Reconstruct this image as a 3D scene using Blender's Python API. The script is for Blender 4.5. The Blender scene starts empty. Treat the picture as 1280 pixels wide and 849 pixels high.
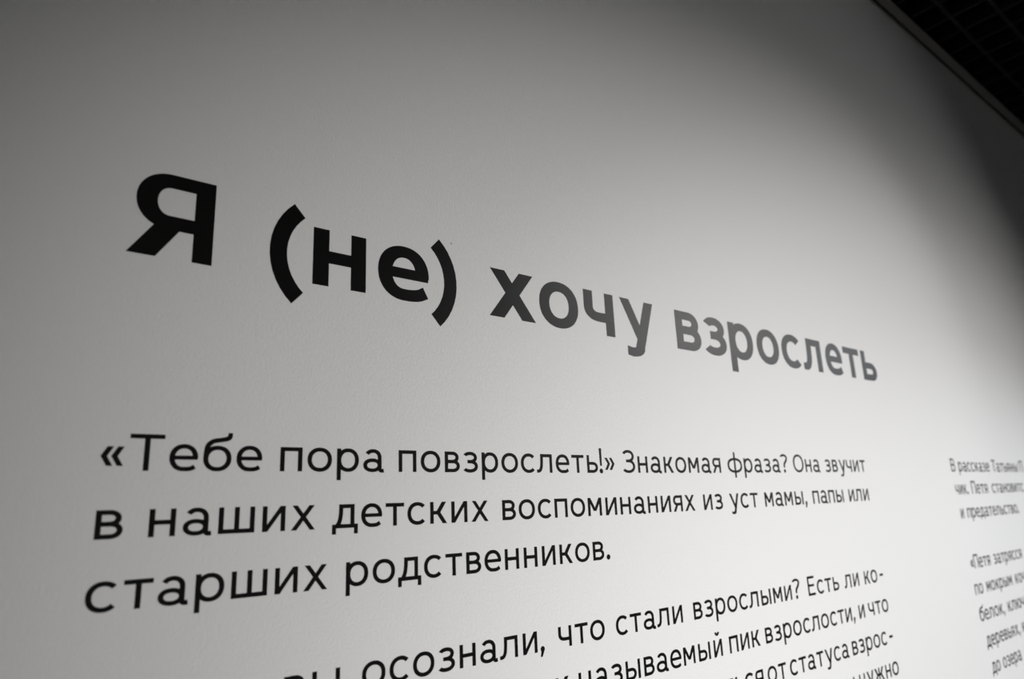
import bpy, bmesh, math
from mathutils import Matrix, Vector
from mathutils.geometry import delaunay_2d_cdt

# ------------------------------------------------------------------ units
S = 0.667          # camera to wall distance in metres; layout below is in multiples of it
EYE = 1.6          # camera height
scene = bpy.context.scene

# ------------------------------------------------------------------ camera
cam_data = bpy.data.cameras.new('camera')
cam = bpy.data.objects.new('camera', cam_data)
scene.collection.objects.link(cam)
F_PX, PITCH, YAW, ROLL = 866.213, 0.242661181, -0.68124097, -0.041464992
cam_data.sensor_fit = 'HORIZONTAL'
cam_data.sensor_width = 36.0
cam_data.lens = F_PX / 1280 * 36.0
cam_data.clip_start = 0.02
cam_data.dof.use_dof = True
cam_data.dof.focus_distance = 1.28 * S
cam_data.dof.aperture_fstop = 3.7
Rx = Matrix.Rotation(PITCH, 3, 'X'); Ry = Matrix.Rotation(YAW, 3, 'Y'); Rz = Matrix.Rotation(ROLL, 3, 'Z')
UP = Matrix.Rotation(math.pi / 2, 3, 'X')          # wall frame (x right, y up, z out) -> Blender
cam.matrix_world = Matrix.Translation((0, -S, EYE)) @ (UP @ Ry @ Rx @ Rz).to_4x4()
scene.camera = cam

# ------------------------------------------------------------------ exposure, world, lamps
scene.view_settings.view_transform = 'Standard'
scene.view_settings.look = 'None'
scene.view_settings.exposure = 0.0
scene.view_settings.gamma = 1.0
scene.view_settings.use_curve_mapping = False
world = bpy.data.worlds.new('world'); scene.world = world
world.use_nodes = True
world.node_tree.nodes['Background'].inputs[0].default_value = (1, 1, 1, 1)
world.node_tree.nodes['Background'].inputs[1].default_value = 0.012

def spot_lamp(name, x, h, out, ax, ah, half, blend, inten, col, radius=0.03):
    d = bpy.data.lights.new(name, 'SPOT'); o = bpy.data.objects.new(name, d)
    scene.collection.objects.link(o)
    d.energy = inten * 4 * math.pi ** 2 / 0.8
    d.spot_size = 2 * math.radians(half); d.spot_blend = blend
    d.shadow_soft_size = radius; d.color = col
    p = Vector((x, -out, EYE + h)); a = Vector((ax, 0, EYE + ah))
    o.location = p
    o.rotation_euler = (a - p).to_track_quat('-Z', 'Y').to_euler()
    return o
spot_lamp('spot_light', -2.1663, 1.1706, 2.3668, 1.9307, -0.6578, 20.276, 0.9790, 11.0097, (1.01, 0.995, 0.965))
spot_lamp('spot_light', 4.5075, 1.1056, 1.6000, 1.2644, -1.1317, 20.478, 0.8376, 3.6846, (0.955, 0.99, 1.05))
spot_lamp('spot_light', -0.2282, 1.1576, 3.5437, 1.8801, -0.9586, 23.733, 0.8562, 6.5681, (1.0, 0.99, 0.985))
spot_lamp('spot_light', 3.7979, 1.1287, 2.1405, -0.0976, -1.5016, 45.5, 0.72, 0.95, (1.0, 0.99, 0.98))
spot_lamp('spot_light', 2.3486, 1.1455, 1.6611, 1.3974, 0.1300, 25.0, 0.75, 0.2377, (1.0, 0.99, 0.98))

# ------------------------------------------------------------------ materials
def material(name, col, rough=0.5, spec=0.5, metal=0.0):
    m = bpy.data.materials.new(name); m.use_nodes = True
    b = m.node_tree.nodes['Principled BSDF']
    b.inputs['Base Color'].default_value = (*col, 1); b.inputs['Roughness'].default_value = rough
    b.inputs['Specular IOR Level'].default_value = spec; b.inputs['Metallic'].default_value = metal
    return m, m.node_tree, b
def add_bump(nt, b, scale, strength, dist, detail=4):
    tc = nt.nodes.new('ShaderNodeTexCoord'); n = nt.nodes.new('ShaderNodeTexNoise'); bu = nt.nodes.new('ShaderNodeBump')
    n.inputs['Scale'].default_value = scale; n.inputs['Detail'].default_value = detail
    bu.inputs['Strength'].default_value = strength; bu.inputs['Distance'].default_value = dist
    nt.links.new(tc.outputs['Object'], n.inputs['Vector']); nt.links.new(n.outputs['Fac'], bu.inputs['Height'])
    nt.links.new(bu.outputs['Normal'], b.inputs['Normal'])
M_WALL, nt, b = material('white_wall_paint', (0.80, 0.80, 0.798), 0.8, 0.25)
add_bump(nt, b, 330.0, 0.38, 0.0013)
M_VINYL, nt, b = material('black_vinyl', (0.002, 0.002, 0.0021), 0.376, 0.5); add_bump(nt, b, 400.0, 0.06, 0.0006)
M_TRIM, nt, b = material('dark_grey_metal', (0.16, 0.155, 0.145), 0.6, 0.3)
M_BLACK, nt, b = material('black_painted_metal', (0.006, 0.007, 0.007), 0.6, 0.3)
M_VOID, nt, b = material('black_plenum', (0.004, 0.004, 0.004), 0.9, 0.1)
M_FLOOR, nt, b = material('grey_concrete', (0.5, 0.5, 0.5), 0.7, 0.3); add_bump(nt, b, 12, 0.2, 0.01)
M_ROOM, nt, b = material('grey_wall_paint', (0.78, 0.78, 0.78), 0.8, 0.25); add_bump(nt, b, 200, 0.3, 0.001)
M_FLECK, nt, b = material('grey_paint_fleck', (0.38, 0.37, 0.37), 0.8, 0.2)

# ------------------------------------------------------------------ helpers
def link_mesh(name, me, mat=None, parent=None):
    o = bpy.data.objects.new(name, me); scene.collection.objects.link(o)
    if mat and not me.materials: me.materials.append(mat)
    if parent: o.parent = parent
    return o
def boxes(name, spans, mat, parent=None):
    bm = bmesh.new()
    for (x0, y0, z0, x1, y1, z1) in spans:
        v = [bm.verts.new(p) for p in ((x0,y0,z0),(x1,y0,z0),(x1,y1,z0),(x0,y1,z0),(x0,y0,z1),(x1,y0,z1),(x1,y1,z1),(x0,y1,z1))]
        for f in ((3,2,1,0),(4,5,6,7),(0,1,5,4),(1,2,6,5),(2,3,7,6),(3,0,4,7)): bm.faces.new([v[i] for i in f])
    me = bpy.data.meshes.new(name); bm.to_mesh(me); bm.free()
    return link_mesh(name, me, mat, parent)
def struct(o):
    o['kind'] = 'structure'; return o
def empty(name, loc, parent=None):
    o = bpy.data.objects.new(name, None); scene.collection.objects.link(o)
    o.location = loc; o.empty_display_size = 0.05
    if parent: o.parent = parent
    return o
def tag(o, label, cat, group=None):
    o['label'] = label; o['category'] = cat
    if group: o['group'] = group

# ------------------------------------------------------------------ the setting
X0, X1, YB, TOP = -2.4, 8.0, -5.0, EYE + 2.1 * S
struct(boxes('floor', [(X0, YB, -0.1, X1, 0.0, 0.0)], M_FLOOR))
struct(boxes('wall_front', [(X0, 0.0, 0.0, X1, 0.14, TOP + 0.02)], M_WALL))
struct(boxes('wall_back', [(X0, YB - 0.12, -0.1, X1, YB, TOP + 0.7)], M_ROOM))
struct(boxes('wall_left', [(X0 - 0.12, YB - 0.12, -0.1, X0, 0.14, TOP + 0.7)], M_ROOM))
struct(boxes('wall_right', [(X1, YB - 0.12, -0.1, X1 + 0.12, 0.14, TOP + 0.7)], M_ROOM))
struct(boxes('ceiling', [(X0, YB, TOP + 0.6, X1, 0.14, TOP + 0.7), (X0, 0.0, TOP + 0.02, X1, 0.14, TOP + 0.6)], M_VOID))
# metal edge trim above the wall: a shadow gap, then an angle hung just off the wall
FL = 0.057 * S
struct(boxes('trim_1', [(X0, -FL, TOP + 0.002, X1, -0.0135, TOP + 0.005), (X0, -0.0165, TOP + 0.005, X1, -0.0135, TOP + 0.05)], M_TRIM))
# black open-cell ceiling grid
g = []
PITCHG, ZS = 0.100, 0.168 * S
k = 0
while -(ZS + k * PITCHG) > YB:
    y = -(ZS + k * PITCHG); g.append((X0, y - 0.005, TOP + 0.01, X1, y + 0.005, TOP + 0.05)); k += 1
k = 0
while X0 + 0.03 + k * PITCHG < X1:
    x = X0 + 0.03 + k * PITCHG; g.append((x - 0.005, YB, TOP + 0.012, x + 0.005, -FL - 0.002, TOP + 0.05)); k += 1
struct(boxes('ceiling_grid', g, M_BLACK))

# ------------------------------------------------------------------ lettering: outlines
def se(cx, cy, a, b, t, ex=2.15):
    c, s = math.cos(t), math.sin(t)
    return (cx + a * math.copysign(abs(c) ** (2 / ex), c), cy + b * math.copysign(abs(s) ** (2 / ex), s))
def arc(cx, cy, a, b, v, h, d0, d1, ex=2.15):
    n = max(6, int(abs(d1 - d0) / 7)); out = []
    for i in range(n):
        t0 = math.radians(d0 + (d1 - d0) * i / n); t1 = math.radians(d0 + (d1 - d0) * (i + 1) / n)
        q = [se(cx, cy, a, b, t0, ex), se(cx, cy, a, b, t1, ex), se(cx, cy, a - v, b - h, t1, ex), se(cx, cy, a - v, b - h, t0, ex)]
        out.append(q)
    return out
def rect(x0, y0, x1, y1): return [[(x0, y0), (x1, y0), (x1, y1), (x0, y1)]]
def diag(xa, ya, xb, yb, hw):            # slanted stroke with level ends, hw wide, from (xa..xa+hw, ya) to (xb..xb+hw, yb)
    return [[(xa, ya), (xa + hw, ya), (xb + hw, yb), (xb, yb)]]
def path(pts, widths):
    # smooth the polyline, then give it the width
    P = [Vector(p) for p in pts]; Wd = list(widths)
    for _ in range(3):
        Q = [P[0]]; V = [Wd[0]]
        for i in range(len(P) - 1):
            Q += [P[i] * .75 + P[i+1] * .25, P[i] * .25 + P[i+1] * .75]; V += [Wd[i] * .75 + Wd[i+1] * .25, Wd[i] * .25 + Wd[i+1] * .75]
        Q.append(P[-1]); V.append(Wd[-1]); P, Wd = Q, V
    L, Rr = [], []
    for i, p in enumerate(P):
        d = P[min(i + 1, len(P) - 1)] - P[max(i - 1, 0)]; d.normalize(); n = Vector((-d.y, d.x)) * Wd[i] / 2
        L.append(tuple(p + n)); Rr.append(tuple(p - n))
    out = []
    for i in range(len(P) - 1): out += [[Rr[i], Rr[i + 1], L[i + 1]], [Rr[i], L[i + 1], L[i]]]
    return out
def bowl(w, y0, y1, v, h, flip=None, rr=1.0):            # D shape from the stem at x=0 to w
    r = min((y1 - y0) / 2 * 1.05 * rr, w * .66)
    o = rect(0, y0, w - r + 1e-4, y0 + h) + rect(0, y1 - h, w - r + 1e-4, y1) + arc(w - r, (y0 + y1) / 2, r, (y1 - y0) / 2, v, h, -90, 90, 2.1)
    if flip is not None: o = [[(flip - x, y) for x, y in reversed(q)] for q in o]
    return o
def disc(cx, cy, r): return [[(cx + r * math.cos(i * math.pi / 12), cy + r * math.sin(i * math.pi / 12)) for i in range(24)]]

def glyph(c, w, x, cap, v, h, bold):
    o = .014 * x                       # overshoot of round letters
    dw = v * (1.12 if bold else 1.16)  # level width of a slanted stroke
    A = lambda *a: arc(*a)
    if c == 'о': return A(w/2, x/2, w/2, x/2 + o, v, h, 0, 360)
    if c == 'О': return A(w/2, cap/2, w/2, cap/2 + o, v, h, 0, 360)
    if c == 'с':
        a = w * .545; return A(a, x/2, a, x/2 + o, v, h, 44, 316)
    if c == 'е':
        bb = .425 * x if not bold else .40 * x
        hb = h * (.92 if not bold else .9)
        tail = ([(.5*w, h/2 - o), (.63*w, h/2 - o), (.80*w, .12*x), (.93*w, .195*x)] if bold else [(.5*w, h/2 - o), (.66*w, h/2 - o), (.79*w, .095*x), (.895*w, .165*x)])
        return A(w/2, x/2, w/2, x/2 + o, v, h, -3 if not bold else -4, 271) + path(tail, [h, h, h*1.02, h*1.05]) + rect(v * .5, bb, w * .985, bb + hb)
    if c == 'б':
        y = .485 * x
        return A(w/2, y, w/2, y + o, v, h, 0, 360) + path([(v/2, y), (v/2 + .01*w, .72*x), (.13*w, 1.0*x), (.32*w, 1.17*x), (.6*w, 1.21*x), (.84*w, 1.26*x), (.92*w, 1.33*x), (.93*w, 1.5*x)], [v, v, v, h*1.05, h*1.05, h*1.1, h*1.1, h])
    if c == 'р':
        a = (w - .06*v) / 2; return rect(0, -.37*x, v, x) + A(w - a, x/2, a, x/2 + o, v, h, 0, 360)
    if c == 'а':
        sr = .89 * w
        return (A(.47*w, .63*x, sr - .47*w, .37*x + o, v, h, -8, 148) + rect(sr - v, .22*x, sr, .62*x)
                + path([(sr - v/2, .36*x), (sr - v/2, .22*x), (sr - v/2, .09*x), (sr - v*.1, .035*x), (w, .055*x)], [v, v, v, h, h*1.05])
                + A(.44*w, .29*x, .44*w, .29*x + o, v, h*.96, 0, 360))
    if c == 'в':
        return rect(0, 0, v, x) + bowl(.93*w, .515*x - h/2, x, v, h, rr=1.3) + bowl(w, 0, .515*x + h/2, v, h, rr=1.3)
    if c == 'ь': return rect(0, 0, v, x) + bowl(w, 0, .62*x, v, h, rr=1.3)
    if c == 'ы': return rect(0, 0, v, x) + bowl(.72*w, 0, .62*x, v, h, rr=1.2) + rect(w - v, 0, w, x)
    if c in 'зЗ':
        H = x if c == 'з' else cap
        mid = .525 * H
        t = H - mid + h/2; bt = mid + h/2
        return (A(.47*w, H - t/2 + o/2, .475*w, t/2 + o/2, v, h, 152, -90) + A(.46*w, bt/2 - o/2, .54*w, bt/2 + o/2, v, h, 90, -144)
                + rect(.30*w, mid - h/2, .50*w, mid + h/2))
    if c == 'л':
        return rect(w - v, 0, w, x) + rect(.24*w, x - h, w - v/2, x) + path([(.24*w + v*.5, x), (.24*w + v*.48, .62*x), (.22*w + v*.42, .28*x), (.17*w + v*.2, .08*x + h*.2), (.09*w, h*.52), (0, h*.5)], [v, v, v, (v+h)/2, h, h])
    if c in 'тТ':
        H = x if c == 'т' else cap
        return rect(0, H - h, w, H) + rect(w/2 - v/2, 0, w/2 + v/2, H)
    if c in 'яЯ':
        H = x if c == 'я' else cap
        y0 = (.37 if c == 'я' else .335) * H
        lw = v * (1.2 if c == 'я' else 1.32); x0 = (-.02 if c == 'я' else -.062) * w
        xt = .30 * w if c == 'я' else .28 * w
        return rect(w - v, 0, w, H) + bowl(w, y0, H, v, h, flip=w) + diag(x0, 0, xt, y0 + h*.5, lw)
    if c == 'н': return rect(0, 0, v, x) + rect(w - v, 0, w, x) + rect(0, .515*x - h/2, w, .515*x + h/2)
    if c == 'п' or c == 'П':
        H = x if c == 'п' else cap
        return rect(0, 0, v, H) + rect(w - v, 0, w, H) + rect(0, H - h, w, H)
    if c == 'и' or c == 'й':
        o_ = rect(0, 0, v, x) + rect(w - v, 0, w, x) + [[(0, 0), (v*1.1, 0), (w, x), (w - v*1.1, x)]]
        if c == 'й': o_ += arc(w/2, 1.46*x, .27*w, .25*x, v*.85, h*.95, 188, 352)
        return o_
    if c == 'ш': return rect(0, 0, v, x) + rect(w/2 - v/2, 0, w/2 + v/2, x) + rect(w - v, 0, w, x) + rect(0, 0, w, h)
    if c == 'х':
        hw = dw * (1.02 if not bold else 1.16)
        return diag(0, 0, w*.965 - hw, x, hw) + diag(w - hw, 0, w*.035, x, hw)
    if c == 'к':
        hw = dw * 1.12
        return rect(0, 0, v, x) + rect(0, .5*x - h/2, .42*w, .5*x + h/2) + diag(.30*w, .46*x, w*.96 - hw, x, hw) + diag(w - hw, 0, .32*w, .54*x, hw)
    if c == 'м':
        hw = v * 1.15
        return rect(0, 0, v, x) + rect(w - v, 0, w, x) + diag(w/2 - hw/2, .27*x, 0, x, hw) + diag(w/2 - hw/2, .27*x, w - hw, x, hw)
    if c == 'ф':
        return arc(w/2, x/2, w/2, x/2 + o, v, h, 0, 360, 2.35) + rect(w/2 - v/2, -.34*x, w/2 + v/2, 1.42*x)
    if c == 'у':
        hw = dw
        yb = -.06*x
        xb = .55*w - hw/2
        slope = (w - hw - xb) / (x - yb)
        return (diag(xb, yb, w - hw, x, hw) + diag(xb + slope*(.03*x - yb) + hw*.06, .03*x, 0, x, hw)
                + [[(xb - .09*x*slope, yb - .09*x), (xb + hw - .09*x*slope, yb - .09*x), (xb + hw, yb + .01*x), (xb, yb + .01*x)]]
                + arc(xb + hw - .09*x*slope - 1.45*hw, yb - .085*x, 1.45*hw, .38*x + yb - .085*x, hw, h, 4, -90, 2.3)
                + [[(.14*w, -.35*x), (xb - .45*hw - .09*x*slope + 1e-4, -.38*x), (xb - .45*hw - .09*x*slope + 1e-4, -.38*x + h), (.145*w, -.35*x + h*.98)]])
    if c == 'ч':
        yb = .30 * x; a = .5 * w
        return rect(w - v, 0, w, x) + rect(0, .62*x, v, x) + arc(a, .625*x, a, .625*x - yb, v, h, 180, 270, 2.3) + rect(a - 1e-4, yb, w, yb + h)
    if c == 'д':
        return (rect(0, 0, w, h) + rect(0, -.25*x, v*.95, h) + rect(w - v*.95, -.25*x, w, h) + rect(.86*w - v, 0, .86*w, x) + rect(.26*w, x - h, .86*w, x)
                + path([(.26*w + v*.5, x), (.255*w + v*.5, .6*x), (.21*w + v*.5, .28*x), (.13*w + v*.35, h*.5)], [v, v, v, v]))
    if c == 'ж':
        hw = dw * 1.1; m = w/2
        return (rect(m - v/2, 0, m + v/2, x) + rect(.3*w, .5*x - h/2, .7*w, .5*x + h/2) + diag(.66*w - hw/2, .46*x, w*.97 - hw, x, hw) + diag(w - hw, 0, .67*w - hw/2, .54*x, hw)
                + diag(.34*w - hw/2, .46*x, w*.03, x, hw) + diag(0, 0, .33*w - hw/2, .54*x, hw))
    if c == 'ю':
        q = A(.66*w, x/2, .34*w, x/2 + o, v, h, 0, 360)
        return rect(0, 0, v, x) + rect(0, x/2 - h/2, .4*w, x/2 + h/2) + q
    if c == 'Е':
        return rect(0, 0, v, cap) + rect(0, 0, w, h) + rect(0, cap - h, w*.97, cap) + rect(0, cap*.52 - h/2, w*.9, cap*.52 + h/2)
    if c == 'В': return rect(0, 0, v, cap) + bowl(.93*w, .515*cap - h/2, cap, v, h) + bowl(w, 0, .515*cap + h/2, v, h)
    if c == '?':
        m = .46*w
        return (arc(m, 1.06*x, .46*w, .30*x, v, h, 155, -50) + path([(m + .36*w, .92*x), (m + .12*w, .72*x), (m, .6*x), (m, .36*x)], [v*.9, v, v, v]) + disc(m, .1*x, v*.72))
    if c == '!': return [[(w*.5 - v*.38, .40*x), (w*.5 + v*.38, .40*x), (w*.5 + v*.52, 1.42*x), (w*.5 - v*.52, 1.42*x)]] + disc(w/2, .1*x, v*.74)
    if c == '.': return disc(w/2, .115*x, v*.78)
    if c == ',': return disc(w*.58, .115*x, v*.72) + [[(w*.58 - v*.5, .02*x), (w*.05, -.24*x), (w*.05 + v*.62, -.24*x), (w*.58 + v*.68, .08*x)]]
    if c == '-': return rect(w*.06, .5*x - h*.55, w*.94, .5*x + h*.55)
    if c in '«»':
        out = []
        y0, ym, y1 = .17*x, .52*x, .87*x; cw = w*.46; t = dw*(.92)
        for s in (0, w - cw - t*.3):
            out += diag(s, ym, s + cw - t*.7, y1, t) + diag(s + cw - t*.7, y0, s, ym, t)
        if c == '»': out = [[(w - px, py) for px, py in reversed(q)] for q in out]
        return out
    if c in '()':
        R_, th, yc = 1.0135*x, v, .466*x        # an arc of a circle, about 96 degrees
        out = arc(R_ + th/2, yc, R_ + th/2, R_ + th/2, th, th, 180 - 48, 180 + 48, 2.0)
        if c == ')': out = [[(w - px, py) for px, py in reversed(q)] for q in out]
        return out
    raise KeyError(c)

FILM = 0.0003
def letter_mesh(c, w, x, cap, v, h, bold):
    polys = glyph(c, w, x, cap, v, h, bold)
    vs, fs = [], []
    for q in polys:
        ar = sum(q[i][0] * q[(i+1) % len(q)][1] - q[(i+1) % len(q)][0] * q[i][1] for i in range(len(q)))
        if abs(ar) < 1e-12: continue
        if ar < 0: q = q[::-1]
        fs.append(list(range(len(vs), len(vs) + len(q)))); vs += [Vector((p[0] * 1000, p[1] * 1000)) for p in q]
    rv, re, rf, ov, oe, of = delaunay_2d_cdt(vs, [], fs, 0, 1e-4)
    bm = bmesh.new()
    top = [bm.verts.new((p[0] / 1000, -FILM, p[1] / 1000)) for p in rv]
    for f, src in zip(rf, of):
        if src:
            try: bm.faces.new([top[i] for i in f])
            except ValueError: pass
    bm.normal_update()
    for f in bm.faces:
        if f.normal.y > 0: f.normal_flip()
    ext = bmesh.ops.extrude_edge_only(bm, edges=[e for e in bm.edges if e.is_boundary])
    for vv in [g_ for g_ in ext['geom'] if isinstance(g_, bmesh.types.BMVert)]: vv.co.y = 0.0
    bmesh.ops.delete(bm, geom=[vv for vv in bm.verts if not vv.link_faces], context='VERTS')
    me = bpy.data.meshes.new('letter'); bm.to_mesh(me); bm.free()
    me.materials.append(M_VINYL)
    return me

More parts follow.
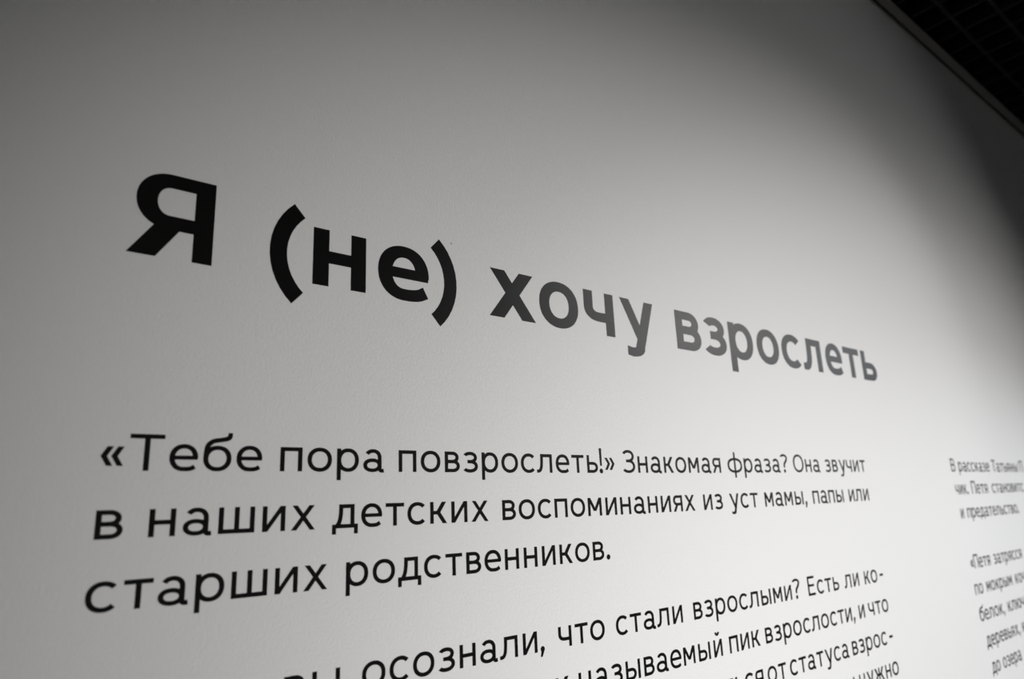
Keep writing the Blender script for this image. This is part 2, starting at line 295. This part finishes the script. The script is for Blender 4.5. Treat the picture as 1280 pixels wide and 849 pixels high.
# ------------------------------------------------------------------ lettering: where each letter stands (left edge, baseline), by line and word
LINES = {
    't': [[('Я', 0.1553, 0.3604)], [('(', 0.3413, 0.3604), ('н', 0.4105, 0.3604), ('е', 0.5254, 0.3603), (')', 0.6295, 0.3603)], [('х', 0.7593, 0.3599), ('о', 0.8851, 0.3594), ('ч', 1.0107, 0.3591), ('у', 1.1234, 0.359)], [('в', 1.3153, 0.3588), ('з', 1.4239, 0.359), ('р', 1.5309, 0.3594), ('о', 1.6573, 0.3599), ('с', 1.7804, 0.3613), ('л', 1.8916, 0.3626), ('е', 2.0245, 0.3634), ('т', 2.1382, 0.3637), ('ь', 2.2566, 0.364)]],
    '1': [[('«', 0.1437, 0.0694), ('Т', 0.1752, 0.0694), ('е', 0.2229, 0.0693), ('б', 0.2651, 0.0693), ('е', 0.309, 0.0693)], [('п', 0.3706, 0.0692), ('о', 0.4116, 0.0691), ('р', 0.4581, 0.069), ('а', 0.502, 0.0688)], [('п', 0.5645, 0.0687), ('о', 0.6059, 0.0685), ('в', 0.6531, 0.0684), ('з', 0.6906, 0.0683), ('р', 0.7304, 0.0682), ('о', 0.7742, 0.068), ('с', 0.8195, 0.0679), ('л', 0.8578, 0.0678), ('е', 0.9057, 0.0677), ('т', 0.9476, 0.0678), ('ь', 0.9893, 0.0678), ('!', 1.0237, 0.0679), ('»', 1.0401, 0.0679)], [('З', 1.0929, 0.068), ('н', 1.1399, 0.0681), ('а', 1.1806, 0.0681), ('к', 1.2253, 0.0682), ('о', 1.2649, 0.0682), ('м', 1.3115, 0.0683), ('а', 1.3592, 0.0684), ('я', 1.4024, 0.0685)], [('ф', 1.4623, 0.0689), ('р', 1.5302, 0.0692), ('а', 1.5747, 0.0694), ('з', 1.6181, 0.0697), ('а', 1.6571, 0.0699), ('?', 1.6969, 0.0701)], [('О', 1.7591, 0.0705), ('н', 1.8198, 0.0708), ('а', 1.8606, 0.071)], [('з', 1.9259, 0.0713), ('в', 1.9666, 0.0716), ('у', 2.0062, 0.0718), ('ч', 2.0489, 0.072), ('и', 2.0921, 0.0722), ('т', 2.1334, 0.0724)]],
    '2': [[('в', 0.1453, -0.0134)], [('н', 0.2049, -0.0136), ('а', 0.2455, -0.0138), ('ш', 0.2899, -0.014), ('и', 0.3488, -0.0142), ('х', 0.39, -0.0143)], [('д', 0.4525, -0.0144), ('е', 0.4996, -0.0145), ('т', 0.5413, -0.0146), ('с', 0.5804, -0.0147), ('к', 0.623, -0.0147), ('и', 0.6645, -0.0148), ('х', 0.7056, -0.0149)], [('в', 0.7724, -0.015), ('о', 0.8098, -0.0151), ('с', 0.8553, -0.0152), ('п', 0.8967, -0.0152), ('о', 0.938, -0.0153), ('м', 0.9843, -0.0155), ('и', 1.0336, -0.0156), ('н', 1.0765, -0.0157), ('а', 1.1169, -0.0156), ('н', 1.1614, -0.0156), ('и', 1.204, -0.0155), ('я', 1.2454, -0.0154), ('х', 1.2849, -0.0154)], [('и', 1.3532, -0.0153), ('з', 1.3947, -0.0152)], [('у', 1.4546, -0.015), ('с', 1.4991, -0.0149), ('т', 1.5401, -0.0148)], [('м', 1.6032, -0.0147), ('а', 1.6509, -0.0146), ('м', 1.6949, -0.0144), ('ы', 1.7448, -0.0141), (',', 1.7939, -0.014)], [('п', 1.8358, -0.0137), ('а', 1.8773, -0.0134), ('п', 1.9206, -0.0132), ('ы', 1.9641, -0.013)], [('и', 2.0377, -0.0126), ('л', 2.0766, -0.0124), ('и', 2.1266, -0.0121)]],
    '3': [[('с', 0.1426, -0.0977), ('т', 0.1829, -0.0978), ('а', 0.2219, -0.098), ('р', 0.2659, -0.0981), ('ш', 0.3112, -0.0983), ('и', 0.3699, -0.0985), ('х', 0.411, -0.0985)], [('р', 0.4759, -0.0986), ('о', 0.5196, -0.0986), ('д', 0.5634, -0.0986), ('с', 0.6103, -0.0986), ('т', 0.6513, -0.0987), ('в', 0.6924, -0.0987), ('е', 0.7301, -0.0987), ('н', 0.7742, -0.0987), ('н', 0.8171, -0.0988), ('и', 0.8599, -0.0988), ('к', 0.9031, -0.0988), ('о', 0.9427, -0.0989), ('в', 0.9899, -0.0989), ('.', 1.0265, -0.0989)]],
    '4': [[('в', 0.388, -0.2413), ('ы', 0.428, -0.2412)], [('о', 0.5037, -0.2412), ('с', 0.5488, -0.2412), ('о', 0.5892, -0.2412), ('з', 0.6346, -0.2411), ('н', 0.6753, -0.2411), ('а', 0.7159, -0.2411), ('л', 0.7567, -0.2411), ('и', 0.8067, -0.241), (',', 0.8455, -0.241)], [('ч', 0.8892, -0.241), ('т', 0.9303, -0.241), ('о', 0.9693, -0.2409)], [('с', 1.0388, -0.2409), ('т', 1.0794, -0.2409), ('а', 1.1185, -0.2409), ('л', 1.1591, -0.2408), ('и', 1.2092, -0.2408)], [('в', 1.279, -0.2408), ('з', 1.3167, -0.2407), ('р', 1.3568, -0.2407), ('о', 1.4011, -0.2407), ('с', 1.4471, -0.2407), ('л', 1.4858, -0.2406), ('ы', 1.5363, -0.2406), ('м', 1.5884, -0.2406), ('и', 1.6379, -0.2406), ('?', 1.6759, -0.2405)], [('Е', 1.7491, -0.2405), ('с', 1.7938, -0.2405), ('т', 1.8351, -0.2405), ('ь', 1.8773, -0.2404)], [('л', 1.938, -0.2404), ('и', 1.9881, -0.2404)], [('к', 2.0534, -0.2403), ('о', 2.0931, -0.2403), ('-', 2.1458, -0.2403)]],
    '5': [[('к', 0.8769, -0.3241)], [('н', 0.9328, -0.3241), ('а', 0.9733, -0.3241), ('з', 1.0162, -0.3241), ('ы', 1.0572, -0.3241), ('в', 1.1094, -0.3241), ('а', 1.1467, -0.3241), ('е', 1.1895, -0.3241), ('м', 1.2321, -0.3241), ('ы', 1.2821, -0.3241), ('й', 1.3358, -0.3241)], [('п', 1.3927, -0.3241), ('и', 1.436, -0.3241), ('к', 1.4793, -0.3241)], [('в', 1.5349, -0.3241), ('з', 1.5724, -0.3241), ('р', 1.6124, -0.3241), ('о', 1.6568, -0.3241), ('с', 1.703, -0.3241), ('л', 1.7422, -0.3242), ('о', 1.791, -0.3242), ('с', 1.837, -0.3242), ('т', 1.8783, -0.3242), ('и', 1.9195, -0.3242), (',', 1.959, -0.3242)], [('и', 1.9936, -0.3242)], [('ч', 2.0505, -0.3242), ('т', 2.0924, -0.3242), ('о', 2.1319, -0.3242)]],
    '6': [[('т', 1.3587, -0.408), ('ь', 1.4008, -0.408), ('с', 1.4357, -0.408), ('я', 1.4767, -0.408)], [('о', 1.5255, -0.408), ('т', 1.5715, -0.408)], [('с', 1.6212, -0.408), ('т', 1.6625, -0.408), ('а', 1.702, -0.408), ('т', 1.7457, -0.408), ('у', 1.7868, -0.408), ('с', 1.8313, -0.408), ('а', 1.8721, -0.408)], [('в', 1.9285, -0.408), ('з', 1.966, -0.408), ('р', 2.0063, -0.408), ('о', 2.0506, -0.408), ('с', 2.0967, -0.408), ('-', 2.1454, -0.408)]],
    '7': [[('ы', 1.8748, -0.4915)], [('н', 1.9418, -0.4915), ('у', 1.9846, -0.4915), ('ж', 2.0279, -0.4915), ('н', 2.0937, -0.4915), ('о', 2.1347, -0.4915)]],
    'c1': [[('В', 2.8263, 0.075, 0.923)], [('р', 2.8955, 0.075, 0.956), ('а', 2.9376, 0.075, 0.956), ('с', 2.9787, 0.075, 0.956), ('с', 3.0178, 0.075, 0.956), ('к', 3.0586, 0.075, 0.956), ('а', 3.0964, 0.075, 0.956), ('з', 3.1375, 0.075, 0.956), ('е', 3.1747, 0.075, 0.956)], [('Т', 3.2394, 0.075, 1.014), ('а', 3.2878, 0.075, 1.014), ('т', 3.3316, 0.075, 1.014), ('ь', 3.3742, 0.075, 1.014), ('я', 3.4097, 0.075, 1.014), ('н', 3.4517, 0.075, 1.014), ('ы', 3.4953, 0.075, 1.014)], [('П', 3.5655, 0.075, 1.014)]],
    'c2': [[('ч', 2.828, -0.0065, 0.88), ('и', 2.866, -0.0065, 0.88), ('к', 2.9038, -0.0065, 0.88), ('.', 2.9379, -0.0065, 0.88)], [('П', 2.9818, -0.0065, 1.007), ('е', 3.0306, -0.0065, 1.007), ('т', 3.0729, -0.0065, 1.007), ('я', 3.1127, -0.0065, 1.007)], [('с', 3.1925, -0.0065, 1.007), ('т', 3.2338, -0.0065, 1.007), ('а', 3.2733, -0.0065, 1.007), ('н', 3.3184, -0.0065, 1.007), ('о', 3.3595, -0.0065, 1.007), ('в', 3.4069, -0.0065, 1.007), ('и', 3.4466, -0.0065, 1.007), ('т', 3.4882, -0.0065, 1.007), ('с', 3.5278, -0.0065, 1.007)]],
    'c3': [[('и', 2.8345, -0.0905, 0.88)], [('п', 2.8966, -0.0905, 0.992), ('р', 2.9387, -0.0905, 0.992), ('е', 2.9823, -0.0905, 0.992), ('д', 3.0221, -0.0905, 0.992), ('а', 3.0686, -0.0905, 0.992), ('т', 3.1115, -0.0905, 0.992), ('е', 3.1504, -0.0905, 0.992), ('л', 3.1896, -0.0905, 0.992), ('ь', 3.2402, -0.0905, 0.992), ('с', 3.2748, -0.0905, 0.992), ('т', 3.3155, -0.0905, 0.992), ('в', 3.3561, -0.0905, 0.992), ('о', 3.3934, -0.0905, 0.992), ('.', 3.4376, -0.0905, 0.992)]],
    'c4': [[('«', 2.8368, -0.262, 0.969), ('П', 2.8694, -0.262, 0.969), ('е', 2.9164, -0.262, 0.969), ('т', 2.9571, -0.262, 0.969), ('я', 2.9953, -0.262, 0.969)], [('з', 3.0619, -0.262, 0.969), ('а', 3.0996, -0.262, 0.969), ('т', 3.1415, -0.262, 0.969), ('р', 3.1805, -0.262, 0.969), ('я', 3.2235, -0.262, 0.969), ('с', 3.2618, -0.262, 0.969), ('с', 3.3015, -0.262, 0.969), ('я', 3.3412, -0.262, 0.969)]],
    'c5': [[('п', 2.8321, -0.3475, 0.941), ('о', 2.8711, -0.3475, 0.941)], [('м', 2.9429, -0.3475, 0.969), ('о', 2.989, -0.3475, 0.969), ('к', 3.035, -0.3475, 0.969), ('р', 3.0743, -0.3475, 0.969), ('ы', 3.1192, -0.3475, 0.969), ('м', 3.1695, -0.3475, 0.969)], [('к', 3.2441, -0.3475, 0.969), ('о', 3.2825, -0.3475, 0.969), ('ч', 3.325, -0.3475, 0.969)]],
    'c6': [[('б', 2.8316, -0.4335, 1.06), ('е', 2.8781, -0.4335, 1.06), ('л', 2.9201, -0.4335, 1.06), ('о', 2.9713, -0.4335, 1.06), ('к', 3.0216, -0.4335, 1.06), (',', 3.0615, -0.4335, 1.06)], [('к', 3.1094, -0.4335, 1.06), ('л', 3.149, -0.4335, 1.06), ('ю', 3.2001, -0.4335, 1.06), ('ч', 3.2589, -0.4335, 1.06)]],
    'c7': [[('д', 2.8469, -0.518, 0.989), ('е', 2.8932, -0.518, 0.989), ('р', 2.9356, -0.518, 0.989), ('е', 2.9791, -0.518, 0.989), ('в', 3.022, -0.518, 0.989), ('ь', 3.0618, -0.518, 0.989), ('я', 3.0964, -0.518, 0.989), ('х', 3.1354, -0.518, 0.989), (',', 3.1758, -0.518, 0.989)], [('к', 3.2157, -0.518, 0.989)]],
    'c8': [[('д', 2.8519, -0.602, 0.908), ('о', 2.8946, -0.602, 0.908)], [('о', 2.9587, -0.602, 0.908), ('з', 3.0001, -0.602, 0.908), ('е', 3.0354, -0.602, 0.908), ('р', 3.0743, -0.602, 0.908), ('а', 3.1143, -0.602, 0.908)]],
}
W_BODY = {'«': 0.0258, 'Т': 0.0409, 'е': 0.0355, 'б': 0.0369, 'п': 0.0329, 'о': 0.0382, 'р': 0.0362, 'а': 0.0355, 'в': 0.0304, 'з': 0.0312, 'с': 0.0342, 'л': 0.0384, 'т': 0.0329, 'ь': 0.0303, '!': 0.0098, '»': 0.0282, 'З': 0.038, 'н': 0.0314, 'к': 0.0325, 'м': 0.038, 'я': 0.0314, 'ф': 0.0596, '?': 0.0373, 'О': 0.0517, 'у': 0.0372, 'ч': 0.0321, 'и': 0.0324, 'ш': 0.0481, 'х': 0.0357, 'д': 0.0415, 'ы': 0.0412, ',': 0.0095, '.': 0.0103, 'Е': 0.0344, '-': 0.0237, 'й': 0.0306, 'ж': 0.0551, 'В': 0.04, 'П': 0.04, 'ю': 0.05}
W_HEAD = {'Я': 0.1035, '(': 0.0558, 'н': 0.0922, 'е': 0.1001, ')': 0.0555, 'х': 0.1141, 'о': 0.1076, 'ч': 0.0909, 'у': 0.1121, 'в': 0.096, 'з': 0.0928, 'р': 0.1076, 'с': 0.1022, 'л': 0.1071, 'т': 0.1012, 'ь': 0.0969}

# ------------------------------------------------------------------ lettering: objects
KIND = {'(': 'bracket', ')': 'bracket', '«': 'quotation_mark', '»': 'quotation_mark', '!': 'exclamation_mark', '?': 'question_mark', ',': 'comma', '.': 'full_stop', '-': 'hyphen'}
BODY = dict(x=.0347 * S, cap=.0468 * S, v=.0065 * S, h=.0057 * S, bold=False)
HEAD = dict(x=.0962 * S, cap=.1262 * S, v=.0268 * S, h=.0208 * S, bold=True)
protos = {}
def letter(c, x, y, head, parent, origin, wide=1.0):
    k = (c, head)
    if k not in protos:
        st = HEAD if head else BODY
        protos[k] = letter_mesh(c, (W_HEAD if head else W_BODY)[c] * S, **st)
    o = link_mesh(KIND.get(c, 'letter'), protos[k], None, parent)
    o.location = Vector((x * S, 0, EYE + y * S)) - origin
    o.scale.x = wide
    return o
def text_line(name, words, label, cat, group=None, head=False):
    o0 = Vector((words[0][0][1] * S, 0, EYE + words[0][0][2] * S))
    root = empty(name, o0)
    tag(root, label, cat, group)
    for w in words:
        p = Vector((w[0][1] * S, 0, EYE + w[0][2] * S))
        wo = empty('word', p - o0, root)
        for c, x, y, *wide in w: letter(c, x, y, head, wo, p, *wide)
    return root
text_line('heading_text', LINES['t'], 'large bold black heading "Я (не) хочу взрослеть" on the white wall', 'heading', None, True)
GL, GR = 'text lines of the left column', 'blurred text lines of the right column'
LABELS = {
 '1': 'black text line "«Тебе пора повзрослеть!» Знакомая фраза? Она звучит" right under the big heading',
 '2': 'black text line "в наших детских воспоминаниях из уст мамы, папы или" on the white wall',
 '3': 'short black text line "старших родственников." ending in a full stop',
 '4': 'black text line ending "осознали, что стали взрослыми? Есть ли ко-" below the paragraph gap',
 '5': 'black text line ending "называемый пик взрослости, и что" near the bottom edge',
 '6': 'black text line ending "от статуса взрос-" near the bottom edge',
 '7': 'lowest black text line of the left column, showing "нужно"',
 'c1': 'topmost blurred text line of the right column, "В рассказе Татьяны"',
 'c2': 'second blurred text line of the right column, beginning "чик. Петя"',
 'c3': 'third blurred text line of the right column, "и предательство." ending in a full stop',
 'c4': 'blurred text line of the right column opening with a quotation mark, "«Петя"',
 'c5': 'blurred text line of the right column reading "по мокрым"',
 'c6': 'blurred text line of the right column beginning "белок" with a comma',
 'c7': 'blurred text line of the right column beginning "деревьях", last but one',
 'c8': 'lowest blurred text line of the right column, "до озера"'}
for k in ('1', '2', '3', '4', '5', '6', '7', 'c1', 'c2', 'c3', 'c4', 'c5', 'c6', 'c7', 'c8'):
    text_line('text_line', LINES[k], LABELS[k], 'text line', GR if k[0] == 'c' else GL)

# a small fleck in the paint beside the closing bracket of the heading
bm = bmesh.new()
bmesh.ops.create_icosphere(bm, subdivisions=2, radius=0.0013)
for vtx in bm.verts: vtx.co.x *= .8 + .2 * math.sin(vtx.co.z * 900); vtx.co.y *= .25
me = bpy.data.meshes.new('paint_fleck'); bm.to_mesh(me); bm.free()
fl = link_mesh('paint_fleck', me, M_FLECK)
fl.location = (0.675 * S, -0.0002, EYE + 0.4853 * S)
tag(fl, 'tiny grey fleck on the white paint beside the closing bracket of the heading', 'fleck')
